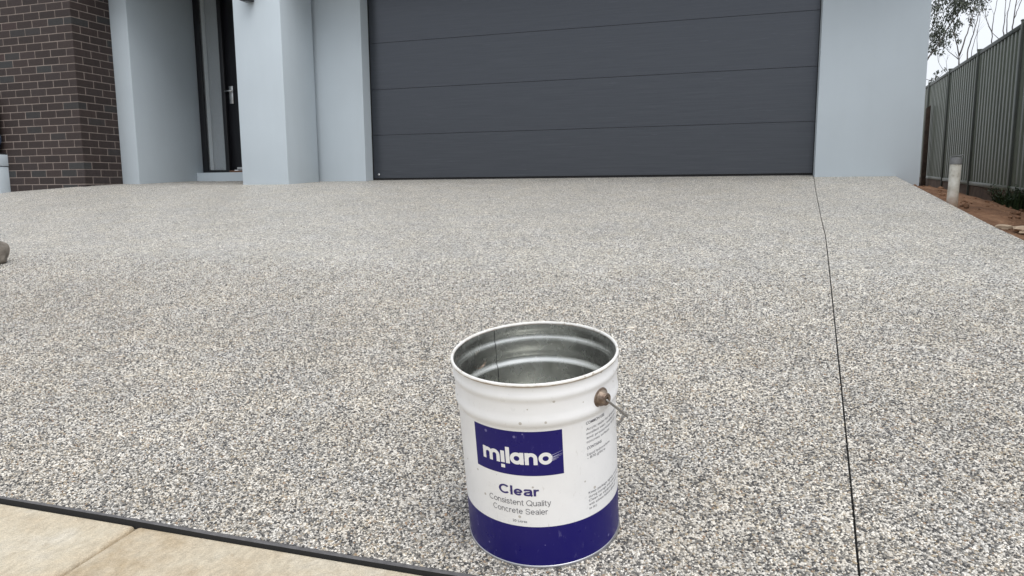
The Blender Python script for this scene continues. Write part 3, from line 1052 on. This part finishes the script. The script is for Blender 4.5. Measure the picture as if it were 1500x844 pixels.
def bare(label, D, stems, sd):
    rr = random.Random(sd)
    x0, y0 = stems[0][0][0]
    base = at(x0, y0, D)
    g0 = Vector((base.x, base.y, -1.3))
    t = empty('bare_sapling', g0)
    tag(t, label, 'tree', 'bare saplings behind the fence')
    b = MB()
    b.tube([Vector((0, 0, 0)), (base-g0)*0.5 + Vector((.03, 0, 0)), base-g0], [stems[0][1]*1.5, stems[0][1]*1.2, stems[0][1]], 6)
    for pts, r in stems:
        P = []
        for i, (x, y) in enumerate(pts):
            P.append(at(x, y, D + rr.uniform(-.15, .15)*min(i, 1)) - g0)
        # refine
        Q = []
        for i in range(len(P)-1):
            for k in range(3):
                Q.append(P[i].lerp(P[i+1], k/3) + (Vector((rr.uniform(-1, 1), 0, rr.uniform(-1, 1)))*0.012 if k else Vector()))
        Q.append(P[-1])
        limb(b, Q, r, r*0.4, 6)
        for q in range(3):
            i = rr.randrange(len(Q)//2, len(Q)-1)
            d = (Q[i+1]-Q[i]).normalized()
            e = Q[i] + (d*0.5 + Vector((rr.uniform(-.5, .5), rr.uniform(-.3, .3), .2)))*rr.uniform(.25, .5)
            limb(b, [Q[i], Q[i].lerp(e, .5)+Vector((0, 0, .02)), e], r*0.3, r*0.15, 4)
    b.build('trunk', MT['twig'], t, smooth=True)
bare('forked bare sapling rising between the two left fence posts', 20, [([(1404, 102), (1405, 82)], .026), ([(1405, 82), (1400, 60), (1394, 42)], .017), ([(1405, 82), (1414, 55), (1422, 35), (1428, 8)], .020), ([(1404, 87), (1390, 76), (1381, 66)], .011)], 1)
bare('leaning slender bare sapling just right of the forked one', 21, [([(1416, 92), (1418, 72), (1426, 50), (1433, 22), (1438, 14)], .019)], 2)
bare('hair-thin bare sapling beside the second fence post', 22, [([(1421, 90), (1426, 66), (1433, 40), (1436, 20)], .011), ([(1432, 82), (1431, 58), (1435, 30)], .009)], 3)
bare('bare sapling with curved side branches above the fence top', 20, [([(1453, 66), (1453, 48), (1446, 32), (1443, 12)], .014), ([(1453, 48), (1456, 22), (1462, -4)], .012), ([(1464, 58), (1452, 46), (1447, 38)], .009)], 4)
bare('paired straight bare sapling left of the rightmost one', 19, [([(1470, 56), (1470, 40), (1472, 18), (1474, -6)], .015), ([(1475, 52), (1475, 28), (1480, 0), (1482, -14)], .013)], 5)
bare('rightmost bare sapling forking near the top of the frame', 18, [([(1483, 46), (1485, 28), (1489, 2), (1490, -12)], .016), ([(1485, 28), (1492, 12), (1497, -4)], .011)], 6)
bare('two curved hair-thin stems low beside the house wall', 23, [([(1388, 108), (1380, 100), (1374, 88), (1373, 76)], .008), ([(1388, 106), (1386, 92), (1389, 80)], .007)], 7)

# ------------------------------------------------------------------ the pail
PB = Vector((3.84748, -6.44780, -0.72865))
pn = Vector((-0.0062, -0.167, 1)).normalized()
pex = Vector((0, 1, 0)).cross(pn).normalized()
pey = pn.cross(pex)
pail = empty('sealer_pail')
Mx = Matrix((pex, pey, pn)).transposed().to_4x4()
Mx.translation = PB + pn*0.0002
pail.matrix_world = Mx
tag(pail, 'open white metal paint pail with purple-blue band and label', 'pail')
RB = 0.1425

def paint_mat(name, c, dirt, speck=True):
    m = mat(name, c, 0.32, spec=0.5 if c[0] > 0.3 else 0.22)
    t = NT(m)
    v = t.coord()
    cc = t.ramp(t.noise(v, 9, 6, .65), [(0.3, tuple(x*0.93 for x in c)), (0.6, c)])
    if speck:
        vo = t.n('TexVoronoi', feature='F1', i_Scale=75.0)
        t.l(v, vo.inputs['Vector'])
        sp = t.n('SeparateColor'); t.l(vo.outputs['Color'], sp.inputs[0])
        dot = t.math('LESS_THAN', t.math('ADD', vo.outputs['Distance'], t.math('MULTIPLY', sp.outputs[0], 1.4)), 0.25)
        cc = t.mix(cc, dirt, t.math('MULTIPLY', dot, 0.75))
        sc = t.ramp(t.noise(t.coord((60, 60, 18)), 2.2, 5, .7), [(0.62, G3(0)), (0.74, G3(0.6))])
        cc = t.mix(cc, dirt, t.math('MULTIPLY', sc, 0.7))
    t.color(cc)
    t.l(t.ramp(t.noise(v, 30, 4), [(0.3, G3(0.26)), (0.7, G3(0.42))]), t.b.inputs['Roughness'])
    return m
MT['pail_white'] = paint_mat('pail_white_paint', (0.78, 0.785, 0.80), (0.36, 0.33, 0.29))
MT['pail_blue'] = paint_mat('pail_blue_paint', (0.011, 0.008, 0.120), (0.16, 0.15, 0.33))
MT['print_navy'] = mat('print_navy', (0.022, 0.014, 0.13), 0.4)
MT['print_grey'] = mat('print_grey', (0.10, 0.10, 0.12), 0.45)
MT['print_white'] = mat('print_white', (0.74, 0.74, 0.75), 0.4)
def galv():
    m = mat('bare_tin_inside', (0.50, 0.52, 0.52), 0.33, 1.0)
    t = NT(m)
    v = t.coord((1, 1, 0.6))
    n1 = t.noise(v, 55, 4, .55)
    v2 = t.coord()
    c = t.ramp(n1, [(0.3, (0.68, 0.685, 0.66)), (0.65, (0.74, 0.745, 0.72))])
    c = t.mix(c, (0.62, 0.62, 0.60), t.ramp(t.noise(v2, 85, 4, .7), [(0.70, G3(0)), (0.76, G3(.5))]))
    t.color(c)
    t.l(t.ramp(n1, [(0.3, G3(0.22)), (0.7, G3(0.30))]), t.b.inputs['Roughness'])
    return m
MT['tin'] = galv()
def rim_mat():
    m = mat('chipped_rim', (0.68, 0.67, 0.65), 0.4)
    t = NT(m)
    v = t.coord()
    sx = t.n('SeparateXYZ'); t.l(v, sx.inputs[0])
    low = t.math('LESS_THAN', t.math('ADD', sx.outputs[2], t.math('MULTIPLY', t.noise(v, 45, 5, .7), 0.006)), 0.3572)
    c = t.ramp(t.noise(v, 60, 5, .7), [(0.35, (0.74, 0.73, 0.71)), (0.62, (0.66, 0.64, 0.60)), (0.70, (0.30, 0.24, 0.18))])
    c = t.mix(c, (0.26, 0.19, 0.13), t.math('MULTIPLY', low, 0.8))
    t.color(c)
    return m
MT['rim'] = rim_mat()
MT['rust_ear'] = noisy('rusty_ear', (0.13, 0.09, 0.07), (0.30, 0.24, 0.19), 90, 0.45, 0.001, 200, metal=0.7)

# outer shell profile (radius, height)
outer = [(0.1405, 0.009), (RB, 0.010), (RB, 0.05), (RB, 0.0885), (RB, 0.14), (RB, 0.20), (RB, 0.2715), (0.1430, 0.2745), (0.1444, 0.2775),
         (0.1460, 0.2805), (0.1471, 0.284), (0.1474, 0.288), (0.1470, 0.292), (0.1460, 0.297), (0.1455, 0.303), (0.1454, 0.318), (0.1457, 0.3225), (0.1468, 0.3255),
         (0.1479, 0.329), (0.1482, 0.3325), (0.1476, 0.336), (0.1466, 0.340), (0.1463, 0.344), (0.1463, 0.351)]
b = MB(); b.lathe(outer, 128)
body = b.build('body', MT['pail_white'], pail, smooth=True)
inner = [(r-0.0011, z) for r, z in outer][::-1]
inner = [(0.1452, 0.354)] + inner[:-2] + [(0.1395, 0.014), (0.139, 0.010), (0.0, 0.0085)]
b = MB(); b.lathe(inner, 128)
b.build('lining', MT['tin'], pail, smooth=True)
b = MB(); b.lathe([(RB+0.0003*0+0.00018, z) for z in (0.0105, 0.03, 0.05, 0.07, 0.0885)], 128)
b.build('base_band', MT['pail_blue'], pail, smooth=True)
# curled rim and bottom seam
rp = []
for i in range(17):
    a = 2*math.pi*i/16
    rp.append((0.1474 + 0.0027*math.cos(a), 0.3545 + 0.0034*math.sin(a)))
b = MB(); b.lathe(rp, 128)
b.build('rim', MT['rim'], pail, smooth=True)
b = MB(); b.lathe([(0.138, 0.001), (0.1415, 0.0), (0.1437, 0.0006), (0.1441, 0.003), (0.1441, 0.0085), (0.1434, 0.0102), (0.1424, 0.0106)], 128)
b.build('base_seam', mat('seam_zinc', (0.42, 0.42, 0.44), 0.38, 0.85), pail, smooth=True)
# welded side seam inside, a dark hairline
th = R(180+22)
def wrapv(u, v, rad):
    a = u
    return (rad*math.sin(a), -rad*math.cos(a), v)

# find the seam angle so that it sits at the photo's place (back-left of the mouth)
SEAM = R(228.5)
b = MB()
inr = sorted([(z, r) for r, z in inner[1:-3]])
vs, fs = [], []
for z, r in inr:
    for da in (-0.0045, 0.0045):
        vs.append(wrapv(SEAM+da, z, r-0.0004))
for i in range(len(inr)-1):
    fs.append((2*i, 2*i+1, 2*i+3, 2*i+2))
b.add(vs, fs)
b.build('side_seam', mat('seam_dark', (0.03, 0.03, 0.03), 0.6), pail)

# printed panel
EPS = 0.00022
def patch(name, t0, t1, h0, h1, m, eps, parent=pail, nu=40):
    b = MB(); vs = []; fs = []
    for i in range(nu+1):
        a = t0 + (t1-t0)*i/nu
        for j in range(2):
            vs.append(wrapv(a, h0 + (h1-h0)*j, RB+eps))
    for i in range(nu):
        fs.append((2*i, 2*i+2, 2*i+3, 2*i+1))
    b.add(vs, fs)
    return b.build(name, m, parent, smooth=True)
panel = patch('label_panel', R(-32.8), R(32.5), 0.1878, 0.2698, MT['pail_blue'], EPS)

# vector lettering: strokes in millimetres along the arc (u) and height (v), wrapped on the body
def stroke(mb, pts, w_):
    n = len(pts)
    L = []; Rr = []
    for i in range(n):
        p = Vector(pts[i])
        d = (Vector(pts[min(i+1, n-1)]) - Vector(pts[max(i-1, 0)])).normalized()
        nn = Vector((-d.y, d.x))
        L.append(p + nn*w_/2); Rr.append(p - nn*w_/2)
    mb.add([(q.x, q.y, 0) for q in L+Rr], [(i, i+1, n+i+1, n+i) for i in range(n-1)])
def arc(cx, cy, r, a0, a1, n=28, ry=None):
    ry = r if ry is None else ry
    return [(cx + r*math.cos(R(a0+(a1-a0)*i/n)), cy + ry*math.sin(R(a0+(a1-a0)*i/n))) for i in range(n+1)]
def wrap_mesh(name, mb, m, eps, parent):
    RR = RB + eps
    mb.v = [wrapv(x/1000.0/RR, y/1000.0, RR) for x, y, _ in mb.v]
    return mb.build(name, m, parent)
SW = 6.6
B0, XH = 208.6, 231.0
def bar(mb, x, y0, y1, w_=SW):
    n = max(1, int(abs(y1-y0)/4))
    stroke(mb, [(x, y0+(y1-y0)*i/n) for i in range(n+1)], w_)
letters = []
# each layer of a letter sits a hair above the last so that no faces coincide
def letter(parts):
    for k, fn_ in enumerate(parts):
        mb = MB(); fn_(mb)
        wrap_mesh('letter', mb, MT['print_white'], EPS + 0.00012 + 0.00005*k, panel)
hs_ = SW/2
# m
def arch(mb, xl, xr):
    r = (xr-xl)/2
    cy = XH - hs_ - r
    stroke(mb, [(xl, cy)] + arc((xl+xr)/2, cy, r, 180, 0)[1:-1] + [(xr, cy), (xr, cy-3), (xr, B0+3), (xr, B0)], SW)
letter([lambda mb: bar(mb, -60.6, B0, XH+0.4), lambda mb: arch(mb, -60.6, -46.3), lambda mb: arch(mb, -46.3, -32.0)])
# inverted i: stem with its dot below
letter([lambda mb: bar(mb, -23.3, B0+0.6, XH, 7.2), lambda mb: bar(mb, -23.3, 199.2, 205.6, 7.2)])
# l
letter([lambda mb: bar(mb, -13.9, B0, 239.2, 7.2)])
# a
ra = (XH-B0)/2 - hs_
cy_ = (XH+B0)/2
letter([lambda mb: stroke(mb, arc(2.0, cy_, ra+0.4, 0, 360, 44, ra), SW), lambda mb: bar(mb, 10.9, B0, XH)])
# n
letter([lambda mb: bar(mb, 19.3, B0, XH), lambda mb: arch(mb, 19.3, 33.9)])
# o
letter([lambda mb: stroke(mb, arc(51.0, cy_, ra+0.6, 0, 360, 44, ra), SW)])
# speed lines trailing from the o
for k, (x0, y0, x1, y1, wd) in enumerate([(60, 224.5, 80.5, 231.5, 0.9), (61, 220, 80, 226.5, 1.1), (61, 218, 79, 223.6, 0.7), (61, 216.5, 73, 219.5, 1.4), (61, 214.5, 69, 216.5, 0.9), (64, 222, 74, 225.4, 0.7)]):
    mb = MB()
    n = 10
    L = [Vector((x0+(x1-x0)*i/n, y0+(y1-y0)*i/n)) for i in range(n+1)]
    vs = []
    for i, p in enumerate(L):
        hw = wd*(1-0.7*i/n)/2*1.2
        vs += [(p.x, p.y+hw, 0), (p.x, p.y-hw, 0)]
    mb.add(vs, [(2*i, 2*i+2, 2*i+3, 2*i+1) for i in range(n)])
    wrap_mesh('speed_line', mb, mat('print_pale_lilac', (0.36, 0.35, 0.5), 0.4) if k == 0 else bpy.data.materials['print_pale_lilac'], EPS+0.00012, panel)

def text(s, width, base, cap, m, bold=0.0, center=0.0, left=None, name='lettering', par=None, eps=0.0):
    """built-in font, filled, scaled to a width and cap height in millimetres and wrapped"""
    cu = bpy.data.curves.new('txt', 'FONT')
    cu.body = s
    cu.size = 1.0
    cu.offset = bold
    cu.resolution_u = 6
    to = bpy.data.objects.new('txt', cu)
    COL.objects.link(to)
    dg = bpy.context.evaluated_depsgraph_get()
    dg.update()
    me0 = to.evaluated_get(dg).to_mesh()
    V = np.array([v.co[:] for v in me0.vertices])
    F = [tuple(p.vertices) for p in me0.polygons]
    to.evaluated_get(dg).to_mesh_clear()
    bpy.data.objects.remove(to)
    bpy.data.curves.remove(cu)
    capu = 0.69
    sx = width/(V[:, 0].max()-V[:, 0].min())
    x = (V[:, 0]-V[:, 0].min())*sx
    x = x + (center - width/2 if left is None else left)
    y = base + V[:, 1]*cap/capu
    mb = MB()
    mb.add([(a, c, 0) for a, c in zip(x, y)], F)
    return wrap_mesh(name, mb, m, EPS+0.0001+eps, par or pail)
mm = lambda deg: math.radians(deg)*RB*1000

XHT = 0.735
def spl(P, n=6):
    """Catmull-Rom through points"""
    P = [Vector(p) for p in P]
    out = []
    for i in range(len(P)-1):
        a, b_, c, d = P[max(i-1, 0)], P[i], P[i+1], P[min(i+2, len(P)-1)]
        for k in range(n):
            t = k/n
            q = 0.5*((2*b_) + (c-a)*t + (2*a-5*b_+4*c-d)*t*t + (3*b_-a-3*c+d)*t**3)
            out.append((q.x, q.y))
    out.append(tuple(P[-1]))
    return out
def glyph(ch, w_):
    """plain grotesque letters as centre lines, cap height 1; returns strokes, advance"""
    h = w_/2
    X = XHT
    def el(W, H, a0, a1, y0=0.0, n=30): return arc(W/2, y0+H/2, W/2-h, a0, a1, n, H/2-h)
    if ch == 'C': return [el(0.94, 1.0, 42, 318)], 0.865
    if ch == 'Q': return [el(1.0, 1.0, 0, 360, n=40), [(0.60, 0.28), (0.78, 0.13), (0.97, -0.03)]], 1.0
    if ch == 'S': return [spl([(0.76, 0.74), (0.66, 0.90), (0.42, 1-h), (0.16, 0.88), (0.10+h/2, 0.72), (0.22, 0.57), (0.45, 0.50), (0.70, 0.41), (0.79-h/2, 0.25), (0.68, 0.10), (0.42, h), (0.17, 0.10), (0.05+h/2, 0.30)])], 0.82
    if ch == 'l': return [[(h, 0), (h, 0.5), (h, 1.0)]], w_
    if ch == 'i': return [[(h, 0), (h, 0.3), (h, X)], [(h, 0.87), (h, 1.0)]], w_
    if ch == 'o': return [el(0.70, X, 0, 360, n=40)], 0.70
    if ch == 'c': return [el(0.66, X, 45, 315)], 0.64
    if ch == 'e': return [el(0.68, X, 0, 318), [(h, X/2-0.01), (0.34, X/2-0.01), (0.68-h, X/2-0.01)]], 0.68
    if ch in 'nu':
        r = 0.60/2 - h
        st = [[(h, 0), (h, X/2), (h, X)], [(h, X-h-r)] + arc(0.30, X-h-r, r, 180, 0, 20)[1:-1] + [(0.60-h, X-h-r), (0.60-h, 0.2), (0.60-h, 0)]]
        if ch == 'u': st = [[(0.60-x, X-y) for x, y in q] for q in st]
        return st, 0.60
    if ch == 'r': return [[(h, 0), (h, X/2), (h, X)], spl([(h, 0.40), (h+0.05, 0.56), (0.22, X-h-0.03), (0.40, X-h)])], 0.39
    if ch == 't': return [[(0.15, 0.93), (0.15, 0.5), (0.15, 0.22)] + spl([(0.15, 0.22), (0.18, h+0.02), (0.34, h)])[1:], [(0.0, X-h), (0.17, X-h), (0.34, X-h)]], 0.34
    if ch == 's': return [spl([(0.55-h/2, 0.54), (0.45, X-h-0.02), (0.29, X-h), (0.12, X-h-0.05), (0.06+h/2, 0.54), (0.16, 0.43), (0.33, 0.37), (0.50, 0.30), (0.56-h/2, 0.19), (0.46, h+0.03), (0.29, h), (0.12, h+0.03), (0.03+h/2, 0.21)])], 0.57
    if ch == 'a': return [spl([(0.05+h/2, 0.52), (0.12, 0.64), (0.30, X-h), (0.48, 0.64), (0.54, 0.50)]) + [(0.54, 0.2), (0.56, 0.06), (0.62, 0.0)],
                          spl([(0.54, 0.42), (0.36, 0.39), (0.14, 0.33), (0.04+h/2, 0.20), (0.10, h+0.04), (0.25, h), (0.44, 0.10), (0.54, 0.26)])], 0.64
    if ch == 'y': return [[(h*0.9, X), (0.18, 0.36), (0.31, 0.02)], [(0.61-h*0.9, X), (0.42, 0.30), (0.29, -0.06), (0.20, -0.20), (0.05, -0.22)]], 0.61
    return [], 0.26
def write(s_, width, base, cap, m, weight, gap, center):
    mb = MB()
    x = 0.0
    k = 0
    for ch in s_:
        st, adv = glyph(ch, weight)
        for q in st:
            o0 = len(mb.v)
            stroke(mb, [(px_ + x, py_) for px_, py_ in q], weight)
            e = 0.00004*(k % 4)
            k += 1
            mb.v[o0:] = [(a, c, e) for a, c, _ in mb.v[o0:]]
        x += adv + gap
    tot = x - gap
    sx = width/tot
    mb.v = [((a - tot/2)*sx + center, base + c*cap, e) for a, c, e in mb.v]
    mb.v = [wrapv(a/1000.0/RB, c/1000.0, RB + EPS + 0.0001 + e) for a, c, e in mb.v]
    return mb.build('lettering', m, pail)
write('Clear', 71.5, 149.0, 17.8, MT['print_navy'], 0.18, 0.085, mm(0.2))
write('Consistent Quality', 113, 130.0, 11.0, MT['print_grey'], 0.10, 0.11, mm(-0.3))
write('Concrete Sealer', 100, 113.4, 10.8, MT['print_grey'], 0.10, 0.11, mm(-0.1))
text('20 Litres', 26, 96.4, 4.6, MT['print_grey'], 0.004)
side = [('COMMON USE', 46, 265.0, 5.0, .012), ('Acrylic sealer for driveways', 96, 254.2, 4.6, 0), ('excellent wear, weather and', 94, 246.3, 4.6, 0),
        ('and protection of all', 90, 238.4, 4.6, 0), ('concrete surfaces', 62, 230.5, 4.6, 0), ('CONTAINS', 36, 218.6, 5.0, .012), ('Liquid hydrocarbons', 62, 207.0, 4.6, 0), ('- 870 g/litre', 46, 200.0, 4.6, 0),
        ('Keep package tightly closed', 98, 133.0, 4.6, 0), ('during storage and when in use', 100, 125.3, 4.6, 0), ('Clean up equipment with', 92, 117.7, 4.6, 0), ('with solvent before allowed', 84, 110.0, 4.6, 0), ('to dry.', 19, 102.4, 4.6, 0)]
for s, wd, bs, cp, bo in side:
    text(s, wd, bs, cp, MT['print_grey'], bo, left=mm(50.8), name='small_print')

# ears and wire bail
def ear(theta):
    e = empty('ear'); e.parent = pail
    Rm = Matrix.Rotation(theta, 4, 'Z')
    e.matrix_local = Rm @ Matrix.Translation((0, -0.1456, 0.3035)) @ Matrix.Rotation(R(90), 4, 'X')
    b = MB(); b.lathe([(0.0, 0.0012), (0.0165, 0.0012), (0.0178, 0.0006), (0.0182, -0.002)], 32)
    sharp(b.build('flange', MT['rust_ear'], e), 50)
    b = MB(); b.lathe([(0.0145, 0.0012), (0.0135, 0.0045), (0.0115, 0.0065), (0.0108, 0.0115), (0.0098, 0.0128), (0.0045, 0.0128), (0.0040, 0.0100), (0.0, 0.0098)], 28)
    sharp(b.build('cup', MT['rust_ear'], e), 50)
EAR = R(64.5)
ear(EAR); ear(EAR + math.pi)
def cyl(th_, r_, h_): return Vector((r_*math.sin(th_), -r_*math.cos(th_), h_))
pA, pC = cyl(EAR, 0.1575, 0.3020), cyl(R(88), 0.1646, 0.2435)
pts = [cyl(EAR, 0.154, 0.3035)] + [pA.lerp(pC, q/5) for q in range(6)] + [ cyl(R(90.5), 0.1632, 0.2405), cyl(R(94), 0.160, 0.2350)]
for i in range(21):
    t = i/20
    pts.append(cyl(R(100 + 107*t), 0.1535, 0.224 - 0.075*math.sin(math.pi*t)))
e2 = EAR + math.pi
pts += [cyl(e2-R(30), .160, .235), cyl(e2-R(26), .1632, .2405), cyl(e2-R(23.5), .1646, .2435), cyl(e2-R(15), .163, .265), cyl(e2-R(8), .161, .283), cyl(e2-R(2.5), .1585, .299), cyl(e2, .154, .3035)]
b = MB(); b.tube(pts, 0.0021, 8)
b.build('bail', MT['wire'], pail, smooth=True)
